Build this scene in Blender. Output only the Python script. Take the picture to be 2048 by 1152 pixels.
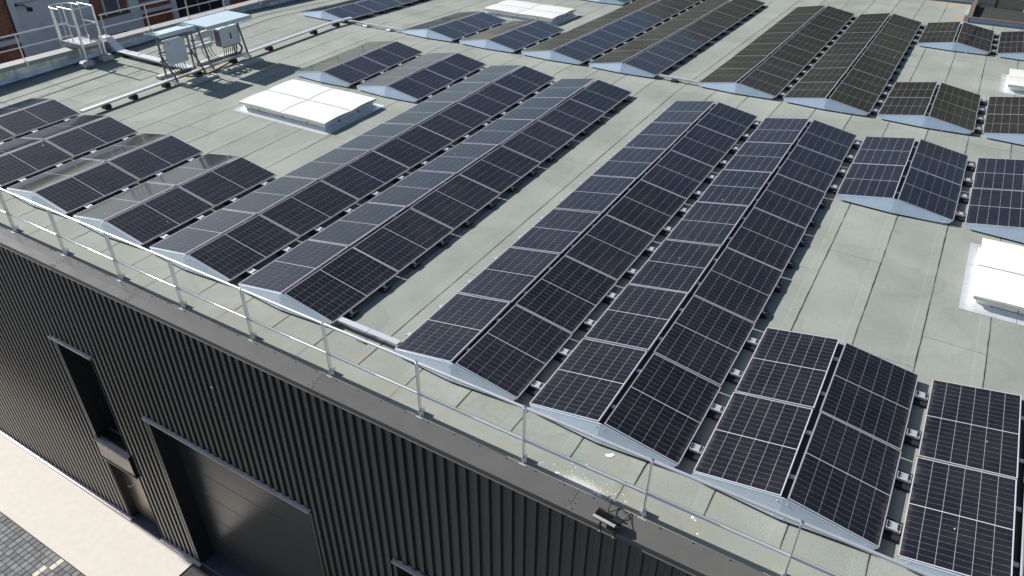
import bpy, bmesh, math, random
from mathutils import Vector, Matrix
random.seed(7)
sc = bpy.context.scene
for o in list(bpy.data.objects): bpy.data.objects.remove(o)
COL = sc.collection
R = math.radians

# ------------------------------------------------------------------ camera
cam = bpy.data.cameras.new('camera'); camo = bpy.data.objects.new('camera', cam); COL.objects.link(camo)
camo.location = (11.3147, -6.96815, 7.3694)
camo.rotation_euler = (0.980903, -0.0039057, 0.5431717)
cam.sensor_width = 36; cam.lens = 1473.55 / 2048 * 36
cam.clip_start = .1; cam.clip_end = 3000
sc.camera = camo
# ------------------------------------------------------------------ sky and sun
SUN = Vector((1.50, -.012, -1.0)).normalized()
world = bpy.data.worlds.new('World'); sc.world = world; world.use_nodes = True
wn = world.node_tree
sky = wn.nodes.new('ShaderNodeTexSky'); sky.sky_type = 'NISHITA'; sky.sun_disc = False
sky.sun_elevation = math.asin(-SUN.z); sky.sun_rotation = math.atan2(-SUN.x, -SUN.y)
sky.air_density = 1.1; sky.dust_density = 1.0; sky.ozone_density = 1.5
wn.links.new(sky.outputs[0], wn.nodes['Background'].inputs[0])
wn.nodes['Background'].inputs[1].default_value = .062
sl = bpy.data.lights.new('sun', 'SUN'); sl.energy = 5.0; sl.angle = R(.5); sl.color = (1.0, .97, .93)
so = bpy.data.objects.new('sun', sl); COL.objects.link(so); so.location = (-40, -10, 40)
so.rotation_euler = SUN.to_track_quat('-Z', 'Y').to_euler()
# ------------------------------------------------------------------ exposure
sc.view_settings.view_transform = 'Standard'; sc.view_settings.look = 'None'
sc.view_settings.exposure = .50; sc.view_settings.gamma = 1; sc.view_settings.use_curve_mapping = False

# ------------------------------------------------------------------ materials
def mat(name, col, rough=.5, metal=0.0, spec=.5, coat=0.0, coatr=.05):
    m = bpy.data.materials.new(name); m.use_nodes = True
    b = m.node_tree.nodes['Principled BSDF']
    b.inputs['Base Color'].default_value = (*col, 1); b.inputs['Roughness'].default_value = rough
    b.inputs['Metallic'].default_value = metal; b.inputs['Specular IOR Level'].default_value = spec
    b.inputs['Coat Weight'].default_value = coat; b.inputs['Coat Roughness'].default_value = coatr
    m['b'] = 1
    return m
def N(m, t, **kw):
    n = m.node_tree.nodes.new(t)
    for k, v in kw.items(): setattr(n, k, v)
    return n
def L(m, a, b): m.node_tree.links.new(a, b)
def bsdf(m): return m.node_tree.nodes['Principled BSDF']
def vary(m, amt=.25, scale=3.0, tint=None, rough_amt=0.0, coord='pos', stretch=(1,1,1), bump=0.0, bscale=40, per_object=0.0, thr=(.3,.75)):
    """break up a flat colour with noise, optional per-object shift, roughness variation and bump"""
    b = bsdf(m); base = tuple(b.inputs['Base Color'].default_value[:3])
    if coord == 'pos': src = N(m, 'ShaderNodeNewGeometry').outputs['Position']
    else: src = N(m, 'ShaderNodeTexCoord').outputs['Object']
    mp = N(m, 'ShaderNodeMapping'); mp.inputs['Scale'].default_value = stretch; L(m, src, mp.inputs['Vector'])
    nz = N(m, 'ShaderNodeTexNoise'); nz.inputs['Scale'].default_value = scale; nz.inputs['Detail'].default_value = 7; nz.inputs['Roughness'].default_value = .62
    L(m, mp.outputs[0], nz.inputs['Vector'])
    rp = N(m, 'ShaderNodeMapRange'); rp.inputs[1].default_value = thr[0]; rp.inputs[2].default_value = thr[1]
    L(m, nz.outputs['Fac'], rp.inputs[0])
    mx = N(m, 'ShaderNodeMix', data_type='RGBA')
    t = tint if tint else tuple(c * (1 - amt) for c in base)
    mx.inputs[6].default_value = (*[min(1, c * (1 + (0 if tint else amt * .6))) for c in base], 1); mx.inputs[7].default_value = (*t, 1)
    L(m, rp.outputs[0], mx.inputs[0]); out = mx.outputs[2]
    if per_object:
        oi = N(m, 'ShaderNodeObjectInfo'); mr = N(m, 'ShaderNodeMapRange')
        mr.inputs[3].default_value = 1 - per_object; mr.inputs[4].default_value = 1 + per_object
        L(m, oi.outputs['Random'], mr.inputs[0])
        vm = N(m, 'ShaderNodeVectorMath', operation='SCALE'); L(m, out, vm.inputs[0]); L(m, mr.outputs[0], vm.inputs['Scale']); out = vm.outputs[0]
    L(m, out, b.inputs['Base Color'])
    if rough_amt:
        r0 = b.inputs['Roughness'].default_value
        rr = N(m, 'ShaderNodeMapRange'); rr.inputs[3].default_value = r0 - rough_amt; rr.inputs[4].default_value = r0 + rough_amt
        L(m, nz.outputs['Fac'], rr.inputs[0]); L(m, rr.outputs[0], b.inputs['Roughness'])
    if bump:
        n2 = N(m, 'ShaderNodeTexNoise'); n2.inputs['Scale'].default_value = bscale; n2.inputs['Detail'].default_value = 3
        L(m, src, n2.inputs['Vector'])
        bp = N(m, 'ShaderNodeBump'); bp.inputs['Strength'].default_value = bump; bp.inputs['Distance'].default_value = .01
        L(m, n2.outputs['Fac'], bp.inputs['Height']); L(m, bp.outputs[0], b.inputs['Normal'])
    return m

# roofing felt with mineral granules, lap bands, dirt and white droppings by the eaves
def felt_material():
    m = mat('felt', (.26, .275, .225), .92, spec=.2); b = bsdf(m)
    pos = N(m, 'ShaderNodeNewGeometry').outputs['Position']
    big = N(m, 'ShaderNodeTexNoise'); big.inputs['Scale'].default_value = .9; big.inputs['Detail'].default_value = 6; L(m, pos, big.inputs['Vector'])
    c1 = N(m, 'ShaderNodeMix', data_type='RGBA'); c1.inputs[6].default_value = (.262, .284, .256, 1); c1.inputs[7].default_value = (.318, .337, .306, 1)
    r1 = N(m, 'ShaderNodeMapRange'); r1.inputs[1].default_value = .35; r1.inputs[2].default_value = .68; L(m, big.outputs['Fac'], r1.inputs[0]); L(m, r1.outputs[0], c1.inputs[0])
    # granules
    gr = N(m, 'ShaderNodeTexNoise'); gr.inputs['Scale'].default_value = 75; gr.inputs['Detail'].default_value = 4; gr.inputs['Roughness'].default_value = .8; L(m, pos, gr.inputs['Vector'])
    r2 = N(m, 'ShaderNodeMapRange'); r2.inputs[1].default_value = .3; r2.inputs[2].default_value = .7; r2.inputs[3].default_value = .70; r2.inputs[4].default_value = 1.24; L(m, gr.outputs['Fac'], r2.inputs[0])
    s1 = N(m, 'ShaderNodeVectorMath', operation='SCALE'); L(m, c1.outputs[2], s1.inputs[0]); L(m, r2.outputs[0], s1.inputs['Scale'])
    # lap band across the sheet (uv.x is metres from the left edge)
    uv = N(m, 'ShaderNodeUVMap'); sp = N(m, 'ShaderNodeSeparateXYZ'); L(m, uv.outputs[0], sp.inputs[0])
    cr = N(m, 'ShaderNodeValToRGB'); e = cr.color_ramp.elements
    e[0].position = 0; e[0].color = (.86,) * 3 + (1,); e[1].position = .03; e[1].color = (1,) * 3 + (1,)
    for p, v in ((.80, 1.0), (.835, 1.10), (.87, 1.02), (.975, 1.05), (1.0, .80)):
        q = e.new(p); q.color = (v, v, v, 1)
    L(m, sp.outputs[0], cr.inputs[0])
    s2 = N(m, 'ShaderNodeVectorMath', operation='MULTIPLY'); L(m, s1.outputs[0], s2.inputs[0]); L(m, cr.outputs[0], s2.inputs[1])
    oi = N(m, 'ShaderNodeObjectInfo'); mr = N(m, 'ShaderNodeMapRange'); mr.inputs[3].default_value = .95; mr.inputs[4].default_value = 1.05; L(m, oi.outputs['Random'], mr.inputs[0])
    s3 = N(m, 'ShaderNodeVectorMath', operation='SCALE'); L(m, s2.outputs[0], s3.inputs[0]); L(m, mr.outputs[0], s3.inputs['Scale'])
    # tide marks of dried puddles
    pn = N(m, 'ShaderNodeTexNoise'); pn.inputs['Scale'].default_value = .42; pn.inputs['Detail'].default_value = 3; pn.inputs['Roughness'].default_value = .45; L(m, pos, pn.inputs['Vector'])
    pr = N(m, 'ShaderNodeValToRGB'); pe = pr.color_ramp.elements
    pe[0].position = .0; pe[0].color = (1, 1, 1, 1); pe[1].position = 1; pe[1].color = (.93, .93, .92, 1)
    for p_, v_ in ((.545, 1.0), (.556, .90), (.572, .955), (.64, .955), (.648, .90), (.665, .93)):
        q_ = pe.new(p_); q_.color = (v_, v_, v_ * .99, 1)
    L(m, pn.outputs['Fac'], pr.inputs[0])
    s4 = N(m, 'ShaderNodeVectorMath', operation='MULTIPLY'); L(m, s3.outputs[0], s4.inputs[0]); L(m, pr.outputs[0], s4.inputs[1]); s3 = s4
    # lichen / dirt: ochre patches
    dn = N(m, 'ShaderNodeTexNoise'); dn.inputs['Scale'].default_value = 2.3; dn.inputs['Detail'].default_value = 8; dn.inputs['Roughness'].default_value = .7; L(m, pos, dn.inputs['Vector'])
    xyz = N(m, 'ShaderNodeSeparateXYZ'); L(m, pos, xyz.inputs[0])
    ed = N(m, 'ShaderNodeMapRange'); ed.inputs[1].default_value = .5; ed.inputs[2].default_value = -.8; ed.inputs[3].default_value = .0; ed.inputs[4].default_value = .17; L(m, xyz.outputs['Y'], ed.inputs[0])
    ad = N(m, 'ShaderNodeMath', operation='ADD'); L(m, dn.outputs['Fac'], ad.inputs[0]); L(m, ed.outputs[0], ad.inputs[1])
    r3 = N(m, 'ShaderNodeMapRange'); r3.inputs[1].default_value = .56; r3.inputs[2].default_value = .78; r3.inputs[4].default_value = .55; L(m, ad.outputs[0], r3.inputs[0])
    mx = N(m, 'ShaderNodeMix', data_type='RGBA'); L(m, r3.outputs[0], mx.inputs[0]); L(m, s3.outputs[0], mx.inputs[6]); mx.inputs[7].default_value = (.30, .28, .215, 1)
    out = mx.outputs[2]
    # stains with their own place: bird splash by the coping, sand under the inverters, rust at the far end
    def stain(out, c, rad, col, nscale, lo, hi, amt):
        sb = N(m, 'ShaderNodeVectorMath', operation='SUBTRACT'); L(m, pos, sb.inputs[0]); sb.inputs[1].default_value = c
        dv = N(m, 'ShaderNodeVectorMath', operation='DIVIDE'); L(m, sb.outputs[0], dv.inputs[0]); dv.inputs[1].default_value = rad
        ln = N(m, 'ShaderNodeVectorMath', operation='LENGTH'); L(m, dv.outputs[0], ln.inputs[0])
        nz = N(m, 'ShaderNodeTexNoise'); nz.inputs['Scale'].default_value = nscale; nz.inputs['Detail'].default_value = 6; nz.inputs['Roughness'].default_value = .75; L(m, pos, nz.inputs['Vector'])
        a = N(m, 'ShaderNodeMath', operation='MULTIPLY_ADD'); L(m, ln.outputs['Value'], a.inputs[0]); a.inputs[1].default_value = -.5; L(m, nz.outputs['Fac'], a.inputs[2])
        r = N(m, 'ShaderNodeMapRange'); r.inputs[1].default_value = lo; r.inputs[2].default_value = hi; r.inputs[4].default_value = amt; L(m, a.outputs[0], r.inputs[0])
        x = N(m, 'ShaderNodeMix', data_type='RGBA'); L(m, r.outputs[0], x.inputs[0]); L(m, out, x.inputs[6]); x.inputs[7].default_value = (*col, 1)
        return x.outputs[2]
    out = stain(out, (8.72, -.86, -.16), (.60, .20, 1), (.66, .63, .57), 95, .20, .34, .7)
    out = stain(out, (-9.25, 8.1, .05), (.9, 2.2, 1), (.42, .34, .22), 3, .12, .35, .8)
    out = stain(out, (-7.6, 9.2, .05), (.5, .5, 1), (.30, .22, .12), 4, .12, .35, .6)
    out = stain(out, (10.95, 29.3, -.1), (.6, .5, 1), (.42, .28, .15), 4, .10, .3, .9)
    out = stain(out, (10.3, 31.9, -.1), (1.2, .35, 1), (.42, .28, .16), 5, .10, .3, .8)
    L(m, out, b.inputs['Base Color'])
    bp = N(m, 'ShaderNodeBump'); bp.inputs['Strength'].default_value = .35; bp.inputs['Distance'].default_value = .006
    L(m, gr.outputs['Fac'], bp.inputs['Height']); L(m, bp.outputs[0], b.inputs['Normal'])
    return m
M = {}
M['felt'] = felt_material()
M['bitumen'] = mat('bitumen', (.035, .036, .033), .8)
# photovoltaic glass: dark cells, white backsheet, both under a lightly textured cover glass
def pv(name, col, vary_amt):
    m = mat(name, col, .12, spec=.5, coat=.3, coatr=.04); b = bsdf(m)
    oi = N(m, 'ShaderNodeObjectInfo'); mr = N(m, 'ShaderNodeMapRange'); mr.inputs[3].default_value = 1 - vary_amt; mr.inputs[4].default_value = 1 + vary_amt; L(m, oi.outputs['Random'], mr.inputs[0])
    v = N(m, 'ShaderNodeVectorMath', operation='SCALE'); v.inputs[0].default_value = col; L(m, mr.outputs[0], v.inputs['Scale'])
    # thin uneven dust film
    pos = N(m, 'ShaderNodeNewGeometry').outputs['Position']
    nz = N(m, 'ShaderNodeTexNoise'); nz.inputs['Scale'].default_value = 1.7; nz.inputs['Detail'].default_value = 8; nz.inputs['Roughness'].default_value = .7; L(m, pos, nz.inputs['Vector'])
    r = N(m, 'ShaderNodeMapRange'); r.inputs[1].default_value = .4; r.inputs[2].default_value = .85; r.inputs[4].default_value = .06; L(m, nz.outputs['Fac'], r.inputs[0])
    x = N(m, 'ShaderNodeMix', data_type='RGBA'); L(m, r.outputs[0], x.inputs[0]); L(m, v.outputs[0], x.inputs[6]); x.inputs[7].default_value = (.30, .28, .24, 1)
    # soiling gathered along the low edge of each module (local x = 0)
    ob = N(m, 'ShaderNodeTexCoord').outputs['Object']; sx = N(m, 'ShaderNodeSeparateXYZ'); L(m, ob, sx.inputs[0])
    n2 = N(m, 'ShaderNodeTexNoise'); n2.inputs['Scale'].default_value = 9; n2.inputs['Detail'].default_value = 5; L(m, pos, n2.inputs['Vector'])
    e1 = N(m, 'ShaderNodeMath', operation='MULTIPLY_ADD'); L(m, n2.outputs['Fac'], e1.inputs[0]); e1.inputs[1].default_value = -.16; L(m, sx.outputs['X'], e1.inputs[2])
    e2 = N(m, 'ShaderNodeMapRange'); e2.inputs[1].default_value = -.005; e2.inputs[2].default_value = -.085; e2.inputs[3].default_value = 0; e2.inputs[4].default_value = .15; L(m, e1.outputs[0], e2.inputs[0])
    y = N(m, 'ShaderNodeMix', data_type='RGBA'); L(m, e2.outputs[0], y.inputs[0]); L(m, x.outputs[2], y.inputs[6]); y.inputs[7].default_value = (.33, .30, .25, 1)
    L(m, y.outputs[2], b.inputs['Base Color'])
    rr = N(m, 'ShaderNodeMapRange'); rr.inputs[3].default_value = .05; rr.inputs[4].default_value = .16; L(m, nz.outputs['Fac'], rr.inputs[0]); L(m, rr.outputs[0], b.inputs['Roughness'])
    return m
M['cell'] = pv('cell', (.0085, .0074, .0105), .35)
M['backsheet'] = pv('backsheet', (.60, .58, .63), .05)
M['alu'] = vary(mat('aluminium', (.86, .86, .88), .30, metal=.65), .10, 4, rough_amt=.08, per_object=.06)
M['frame'] = mat('module_frame', (.60, .58, .63), .40, metal=.45)
M['dust'] = vary(mat('dust', (.42, .36, .28), .95), .4, 60)
M['galv'] = vary(mat('galvanised', (.66, .69, .72), .36, metal=1.0), .2, 6, rough_amt=.12, per_object=.05)
M['flash'] = vary(mat('skylight_flashing', (.74, .76, .78), .30, metal=.45), .12, 3, rough_amt=.12, bump=.1, bscale=6)
M['zinc'] = vary(mat('zinc_flashing', (.44, .49, .52), .34, metal=1.0), .4, 2.2, rough_amt=.16, bump=.4, bscale=5, per_object=.08)
M['plate'] = vary(mat('end_plate', (.66, .77, .88), .36, metal=.55), .1, 3, rough_amt=.06, per_object=.05)
M['traywhite'] = vary(mat('tray_cover', (.78, .80, .82), .36, metal=.6), .12, 5, rough_amt=.08)
M['black'] = vary(mat('black_rubber', (.018, .018, .02), .6), .3, 12)
M['blackmetal'] = mat('black_metal', (.02, .02, .022), .4)
M['cable'] = mat('cable', (.012, .012, .014), .45)
M['coping'] = vary(mat('coping', (.125, .121, .113), .25, spec=.55), .12, 2.5, rough_amt=.06, per_object=.08, bump=.02, bscale=1.5)
M['clad'] = vary(mat('cladding', (.040, .038, .034), .25, spec=.75), .18, 1.5, rough_amt=.06, stretch=(1, 1, .15), per_object=.16)
M['cladflash'] = vary(mat('cladding_flashing', (.54, .50, .50), .35, metal=.2), .2, 4, rough_amt=.1)
M['doorpaint'] = vary(mat('door_paint', (.045, .047, .045), .22, spec=.55), .15, 2, rough_amt=.06, bump=.12, bscale=180)
M['darkin'] = vary(mat('reveal', (.022, .022, .024), .45), .2, 3)
M['spandrel'] = vary(mat('spandrel', (.33, .29, .24), .28, metal=.75), .12, 3, rough_amt=.08)
M['silldark'] = vary(mat('sill_paint', (.22, .22, .225), .34, metal=.3), .15, 3)
M['glass'] = mat('window_glass', (.012, .014, .016), .03, spec=.9)
M['blue_step'] = vary(mat('step', (.10, .11, .14), .4), .3, 6)
M['dome'] = vary(mat('skylight_dome', (.78, .77, .735), .32, spec=.4), .10, 3.5, rough_amt=.10)
M['domeside'] = vary(mat('skylight_rim', (.62, .61, .56), .45), .15, 6)
M['curb'] = vary(mat('skylight_curb', (.74, .76, .78), .42, metal=.25), .2, 5, rough_amt=.1, bump=.1, bscale=12)
M['canopy'] = vary(mat('canopy_sheet', (.62, .74, .80), .30, metal=.35), .08, 2, rough_amt=.06)
M['cab'] = vary(mat('cabinet_paint', (.66, .67, .66), .38), .08, 3)
M['invert'] = vary(mat('inverter_paint', (.64, .70, .76), .34), .08, 3)
M['strut'] = vary(mat('strut', (.22, .24, .27), .42, metal=.8), .2, 8)
M['concrete'] = vary(mat('slab_concrete', (.47, .46, .44), .9), .25, 9, bump=.3, bscale=60)
M['pave'] = vary(mat('pale_concrete', (.63, .585, .52), .85), .07, 5, bump=.2, bscale=45)
M['asphalt'] = vary(mat('asphalt', (.055, .053, .05), .9), .3, 14, bump=.4, bscale=90)
M['paver'] = vary(mat('paver', (.175, .18, .185), .85), .3, 14, per_object=.30, bump=.2, bscale=70)
M['paver_pale'] = vary(mat('paver_pale', (.62, .59, .47), .8), .12, 14)
M['joint'] = vary(mat('paver_joint', (.07, .065, .055), .95), .3, 20)
M['render_w'] = vary(mat('white_render', (.72, .745, .77), .85), .13, 2.0, per_object=.04, bump=.1, bscale=30)
M['trimgrey'] = vary(mat('parapet_coping', (.36, .355, .35), .6), .12, 3)
M['beige'] = vary(mat('beige_wall', (.42, .37, .30), .85), .12, 3)
M['rusty'] = vary(mat('rusty_edge', (.16, .11, .09), .8), .3, 6)
M['whitepaint'] = mat('white_paint', (.72, .72, .72), .5)
M['reflection_field'] = vary(mat('hillside', (.062, .072, .052), .95), .5, .16, thr=(.35, .65))  # olive tone for the unseen slope added to colour far-panel reflections
M['shelterhouse'] = vary(mat('ballast_grey', (.42, .46, .48), .5), .15, 8)
def brick_material():
    m = mat('brick', (.2, .07, .04), .9); b = bsdf(m)
    pos = N(m, 'ShaderNodeNewGeometry').outputs['Position']; sp = N(m, 'ShaderNodeSeparateXYZ'); L(m, pos, sp.inputs[0])
    cb = N(m, 'ShaderNodeCombineXYZ'); L(m, sp.outputs['Y'], cb.inputs[0]); L(m, sp.outputs['Z'], cb.inputs[1])
    bt = N(m, 'ShaderNodeTexBrick'); bt.inputs['Scale'].default_value = 1; bt.inputs['Brick Width'].default_value = .215; bt.inputs['Row Height'].default_value = .07; bt.inputs['Mortar Size'].default_value = .006
    bt.inputs['Color1'].default_value = (.40, .155, .08, 1); bt.inputs['Color2'].default_value = (.27, .095, .055, 1); bt.inputs['Mortar'].default_value = (.24, .20, .16, 1)
    L(m, cb.outputs[0], bt.inputs['Vector'])
    nz = N(m, 'ShaderNodeTexNoise'); nz.inputs['Scale'].default_value = 3; nz.inputs['Detail'].default_value = 6; L(m, pos, nz.inputs['Vector'])
    mr = N(m, 'ShaderNodeMapRange'); mr.inputs[3].default_value = .55; mr.inputs[4].default_value = 1.4; L(m, nz.outputs['Fac'], mr.inputs[0])
    v = N(m, 'ShaderNodeVectorMath', operation='SCALE'); L(m, bt.outputs['Color'], v.inputs[0]); L(m, mr.outputs[0], v.inputs['Scale']); L(m, v.outputs[0], b.inputs['Base Color'])
    return m
M['brick'] = brick_material()
def bed_material():   # paving beyond the pavers that can be told apart
    m = mat('paving_far', (.18, .18, .18), .85); b = bsdf(m)
    pos = N(m, 'ShaderNodeNewGeometry').outputs['Position']
    bt = N(m, 'ShaderNodeTexBrick'); bt.offset = .0; bt.inputs['Scale'].default_value = 1; bt.inputs['Brick Width'].default_value = .165; bt.inputs['Row Height'].default_value = .165; bt.inputs['Mortar Size'].default_value = .006
    bt.inputs['Color1'].default_value = (.20, .205, .21, 1); bt.inputs['Color2'].default_value = (.13, .135, .14, 1); bt.inputs['Mortar'].default_value = (.06, .055, .05, 1)
    L(m, pos, bt.inputs['Vector']); L(m, bt.outputs['Color'], b.inputs['Base Color']); return m
M['bed'] = bed_material()

# ------------------------------------------------------------------ mesh helpers
class MB:
    def __init__(s): s.v = []; s.f = []; s.mi = []; s.uv = {}
    def quad(s, a, b, c, d, mi=0):
        n = len(s.v); s.v += [tuple(a), tuple(b), tuple(c), tuple(d)]; s.f.append((n, n + 1, n + 2, n + 3)); s.mi.append(mi); return s
    def tri(s, a, b, c, mi=0):
        n = len(s.v); s.v += [tuple(a), tuple(b), tuple(c)]; s.f.append((n, n + 1, n + 2)); s.mi.append(mi); return s
    def hexa(s, p, mi=0):   # 8 points: bottom 0-3 ccw from above, top 4-7
        n = len(s.v); s.v += [tuple(q) for q in p]
        for f in ((3, 2, 1, 0), (4, 5, 6, 7), (0, 1, 5, 4), (1, 2, 6, 5), (2, 3, 7, 6), (3, 0, 4, 7)):
            s.f.append(tuple(n + i for i in f)); s.mi.append(mi)
        return s
    def box(s, x0, x1, y0, y1, z0, z1, mi=0, bev=0.0):
        if x0 > x1: x0, x1 = x1, x0
        if y0 > y1: y0, y1 = y1, y0
        if z0 > z1: z0, z1 = z1, z0
        if bev <= 0:
            return s.hexa([(x0, y0, z0), (x1, y0, z0), (x1, y1, z0), (x0, y1, z0), (x0, y0, z1), (x1, y0, z1), (x1, y1, z1), (x0, y1, z1)], mi)
        bm = bmesh.new(); bmesh.ops.create_cube(bm, size=1)
        for v in bm.verts: v.co = Vector(((x0 + x1) / 2 + v.co.x * (x1 - x0), (y0 + y1) / 2 + v.co.y * (y1 - y0), (z0 + z1) / 2 + v.co.z * (z1 - z0)))
        bmesh.ops.bevel(bm, geom=bm.edges[:], offset=bev, segments=1, affect='EDGES')
        bm.verts.index_update(); n = len(s.v); s.v += [tuple(v.co) for v in bm.verts]
        for f in bm.faces: s.f.append(tuple(n + v.index for v in f.verts)); s.mi.append(mi)
        bm.free(); return s
    def tube(s, pts, r, n=8, mi=0, caps=True, square=False):
        pts = [Vector(p) for p in pts]; rings = []; base = len(s.v); up = None
        for i, p in enumerate(pts):
            if i == 0: d = pts[1] - p
            elif i == len(pts) - 1: d = p - pts[i - 1]
            else: d = (pts[i + 1] - p).normalized() + (p - pts[i - 1]).normalized()
            d.normalize()
            if up is None: up = d.cross(Vector((0, 0, 1))) if abs(d.z) < .95 else d.cross(Vector((1, 0, 0)))
            up = (up - d * up.dot(d)).normalized(); w = d.cross(up)
            for k in range(n):
                a = 2 * math.pi * (k + (.5 if square else 0)) / n
                s.v.append(tuple(p + (up * math.cos(a) + w * math.sin(a)) * r))
        for i in range(len(pts) - 1):
            for k in range(n):
                a = base + i * n + k; b = base + i * n + (k + 1) % n
                s.f.append((a, b, b + n, a + n)); s.mi.append(mi)
        if caps:
            s.f.append(tuple(base + k for k in range(n))[::-1]); s.mi.append(mi)
            e = base + (len(pts) - 1) * n; s.f.append(tuple(e + k for k in range(n))); s.mi.append(mi)
        return s
    def mesh(s, name, mats, smooth=False):
        me = bpy.data.meshes.new(name); me.from_pydata(s.v, [], s.f); me.update()
        for m in (mats if isinstance(mats, (list, tuple)) else [mats]): me.materials.append(M[m])
        if any(s.mi): me.polygons.foreach_set('material_index', s.mi)
        if smooth:
            me.polygons.foreach_set('use_smooth', [True] * len(me.polygons))
            me.set_sharp_from_angle(angle=R(40))
        return me
    def build(s, name, mats, parent=None, smooth=False):
        return link(name, s.mesh(name, mats, smooth), parent)
def link(name, me, parent=None, mw=None):
    o = bpy.data.objects.new(name, me); COL.objects.link(o)
    if parent is not None:
        o.parent = parent; loc = wloc[parent.name]
        if mw is None: o.matrix_basis = Matrix.Translation(-loc)
        else: o.matrix_basis = Matrix.Translation(-loc) @ mw
        wloc[o.name] = Vector((0, 0, 0)) if mw is None else mw.translation.copy()
        if mw is None: wloc[o.name] = Vector((0, 0, 0))
    else:
        if mw is not None: o.matrix_basis = mw
        wloc[o.name] = Vector((0, 0, 0)) if mw is None else mw.translation.copy()
    return o
wloc = {}
def tag(o, label, cat, group=None):
    o['label'] = label; o['category'] = cat
    if group: o['group'] = group
    return o
def thing(name, label, cat, loc, group=None):
    o = bpy.data.objects.new(name, None); o.empty_display_size = .2; COL.objects.link(o); o.location = loc
    wloc[o.name] = Vector(loc); return tag(o, label, cat, group)
def struct(o): o['kind'] = 'structure'; return o
def stuff(o): o['kind'] = 'stuff'; return o

# ------------------------------------------------------------------ site datum (metres; X along the eaves, Y into the roof)
ZR = -.120
def roofz(Y): return ZR + .02545 * Y - .05508 * max(0, Y - 13.4) + .01047 * max(0, Y - 17)
def slope(Y): return .02545 - (.05508 if Y > 13.4 else 0) + (.01047 if Y > 17 else 0)
PITCH, WALK, RG, PW, TILT, LP = 2.48551, 1.11082, .09063, 1.1172, R(9.883), 1.782
SX, SH = PW * math.cos(TILT), PW * math.sin(TILT)
def ridge_x(j): return j * PITCH + (WALK if j >= 2 else 0)
YF = -1.26           # facade plane
XL = -13.20          # inner face of the left parapet
ZG = -8.36           # street level
XR_END, Y_END = 17.6, 32.4

# ================================================================== ground
g = MB(); g.quad((-1500, -1500, ZG - .02), (1500, -1500, ZG - .02), (1500, 1500, ZG - .02), (-1500, 1500, ZG - .02))
struct(g.build('ground', 'asphalt'))
g = MB(); g.box(-40, -1.18, -2.90, YF + .02, ZG - .2, ZG + .004, bev=.004); struct(g.build('pavement', 'pave'))
g = MB(); g.box(-40, 30, -14, -2.915, ZG - .2, ZG - .012); paving = struct(g.build('paving', ['bed']))
g = MB(); g.box(-8.4, -2.75, -4.47, -2.918, ZG - .1, ZG - .008); link('paving_joint', g.mesh('paving_joint', 'joint'), paving)
pm = MB().box(-.077, .077, -.0765, .0765, -.03, .0, bev=.007)
paver_mesh = pm.mesh('paver', 'paver'); pale_mesh = pm.mesh('paver_pale', 'paver_pale')
k = 0
for iy in range(9):
    for ix in range(33):
        x = -8.3 + ix * .165; y = -3.0 - iy * .163
        pale = (abs(x + 4.03) < .083 and iy < 2) or (abs(x + 4.19) < .083 and 2 <= iy < 4) or (abs(x + 6.85) < .083 and iy == 0)
        link('paver', pale_mesh if pale else paver_mesh, paving, Matrix.Translation((x, y, ZG + .006 + random.uniform(-.004, .003))) @ Matrix.Rotation(random.uniform(-.02, .02), 4, 'Z'))

# ================================================================== the clad building
bld = thing('warehouse_building', 'flat roofed warehouse with dark ribbed metal cladding, carrying the solar arrays', 'building', (0, -1.26, ZG))
# ---- roof deck, then every felt sheet on its own
ys = [-.94, 13.4, 17, Y_END]
d = MB()
for a, b in zip(ys[:-1], ys[1:]):
    d.hexa([(XL - .3, a, roofz(a) - .25), (XR_END, a, roofz(a) - .25), (XR_END, b, roofz(b) - .25), (XL - .3, b, roofz(b) - .25),
            (XL - .3, a, roofz(a) - .006), (XR_END, a, roofz(a) - .006), (XR_END, b, roofz(b) - .006), (XL - .3, b, roofz(b) - .006)])
deck = d.build('roof_deck', 'bitumen', bld)
def felt_sheet(x0, x1, y0, y1, lift=0.0, along='y'):
    """one roll of felt: wavering long edges, follows the falls of the roof"""
    n = max(2, int((y1 - y0) / .16)); yy = [y0 + (y1 - y0) * i / n for i in range(n + 1)]
    for c in (13.4, 17):
        if y0 < c < y1: yy.append(c)
    yy.sort(); v = []; uvx = []; fs = []
    wl = random.uniform(0, 99); wr = random.uniform(0, 99)
    for i, y in enumerate(yy):
        a = x0 + .003 * math.sin(y * 2.1 + wl) + random.uniform(-.0035, .0035); b = x1 + .003 * math.sin(y * 1.7 + wr) + random.uniform(-.0045, .0045)
        z = roofz(y) + lift
        v += [(a, y, z - .005), (a, y, z), (b, y, z), (b, y, z - .005)]; uvx += [0, 0, 1, 1]
        if i:
            o = (i - 1) * 4; p = i * 4
            fs += [(o, o + 1, p + 1, p)[::-1], (o + 1, o + 2, p + 2, p + 1), (o + 2, o + 3, p + 3, p + 2)]
    fs += [(0, 1, 2, 3)[::-1], tuple(len(v) - 4 + q for q in range(4))]
    me = bpy.data.meshes.new('felt_sheet'); me.from_pydata(v, [], fs); me.update(); me.materials.append(M['felt'])
    ul = me.uv_layers.new(name='UVMap')
    for lp in me.loops: ul.data[lp.index].uv = (uvx[lp.vertex_index], v[lp.vertex_index][1])
    link('felt_sheet', me, deck)
XS = [4.6 + .942 * k for k in range(-19, 15)]
XS[0] = max(XS[0], XL); XS = [x for x in XS if XL - .01 <= x <= XR_END]
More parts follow.
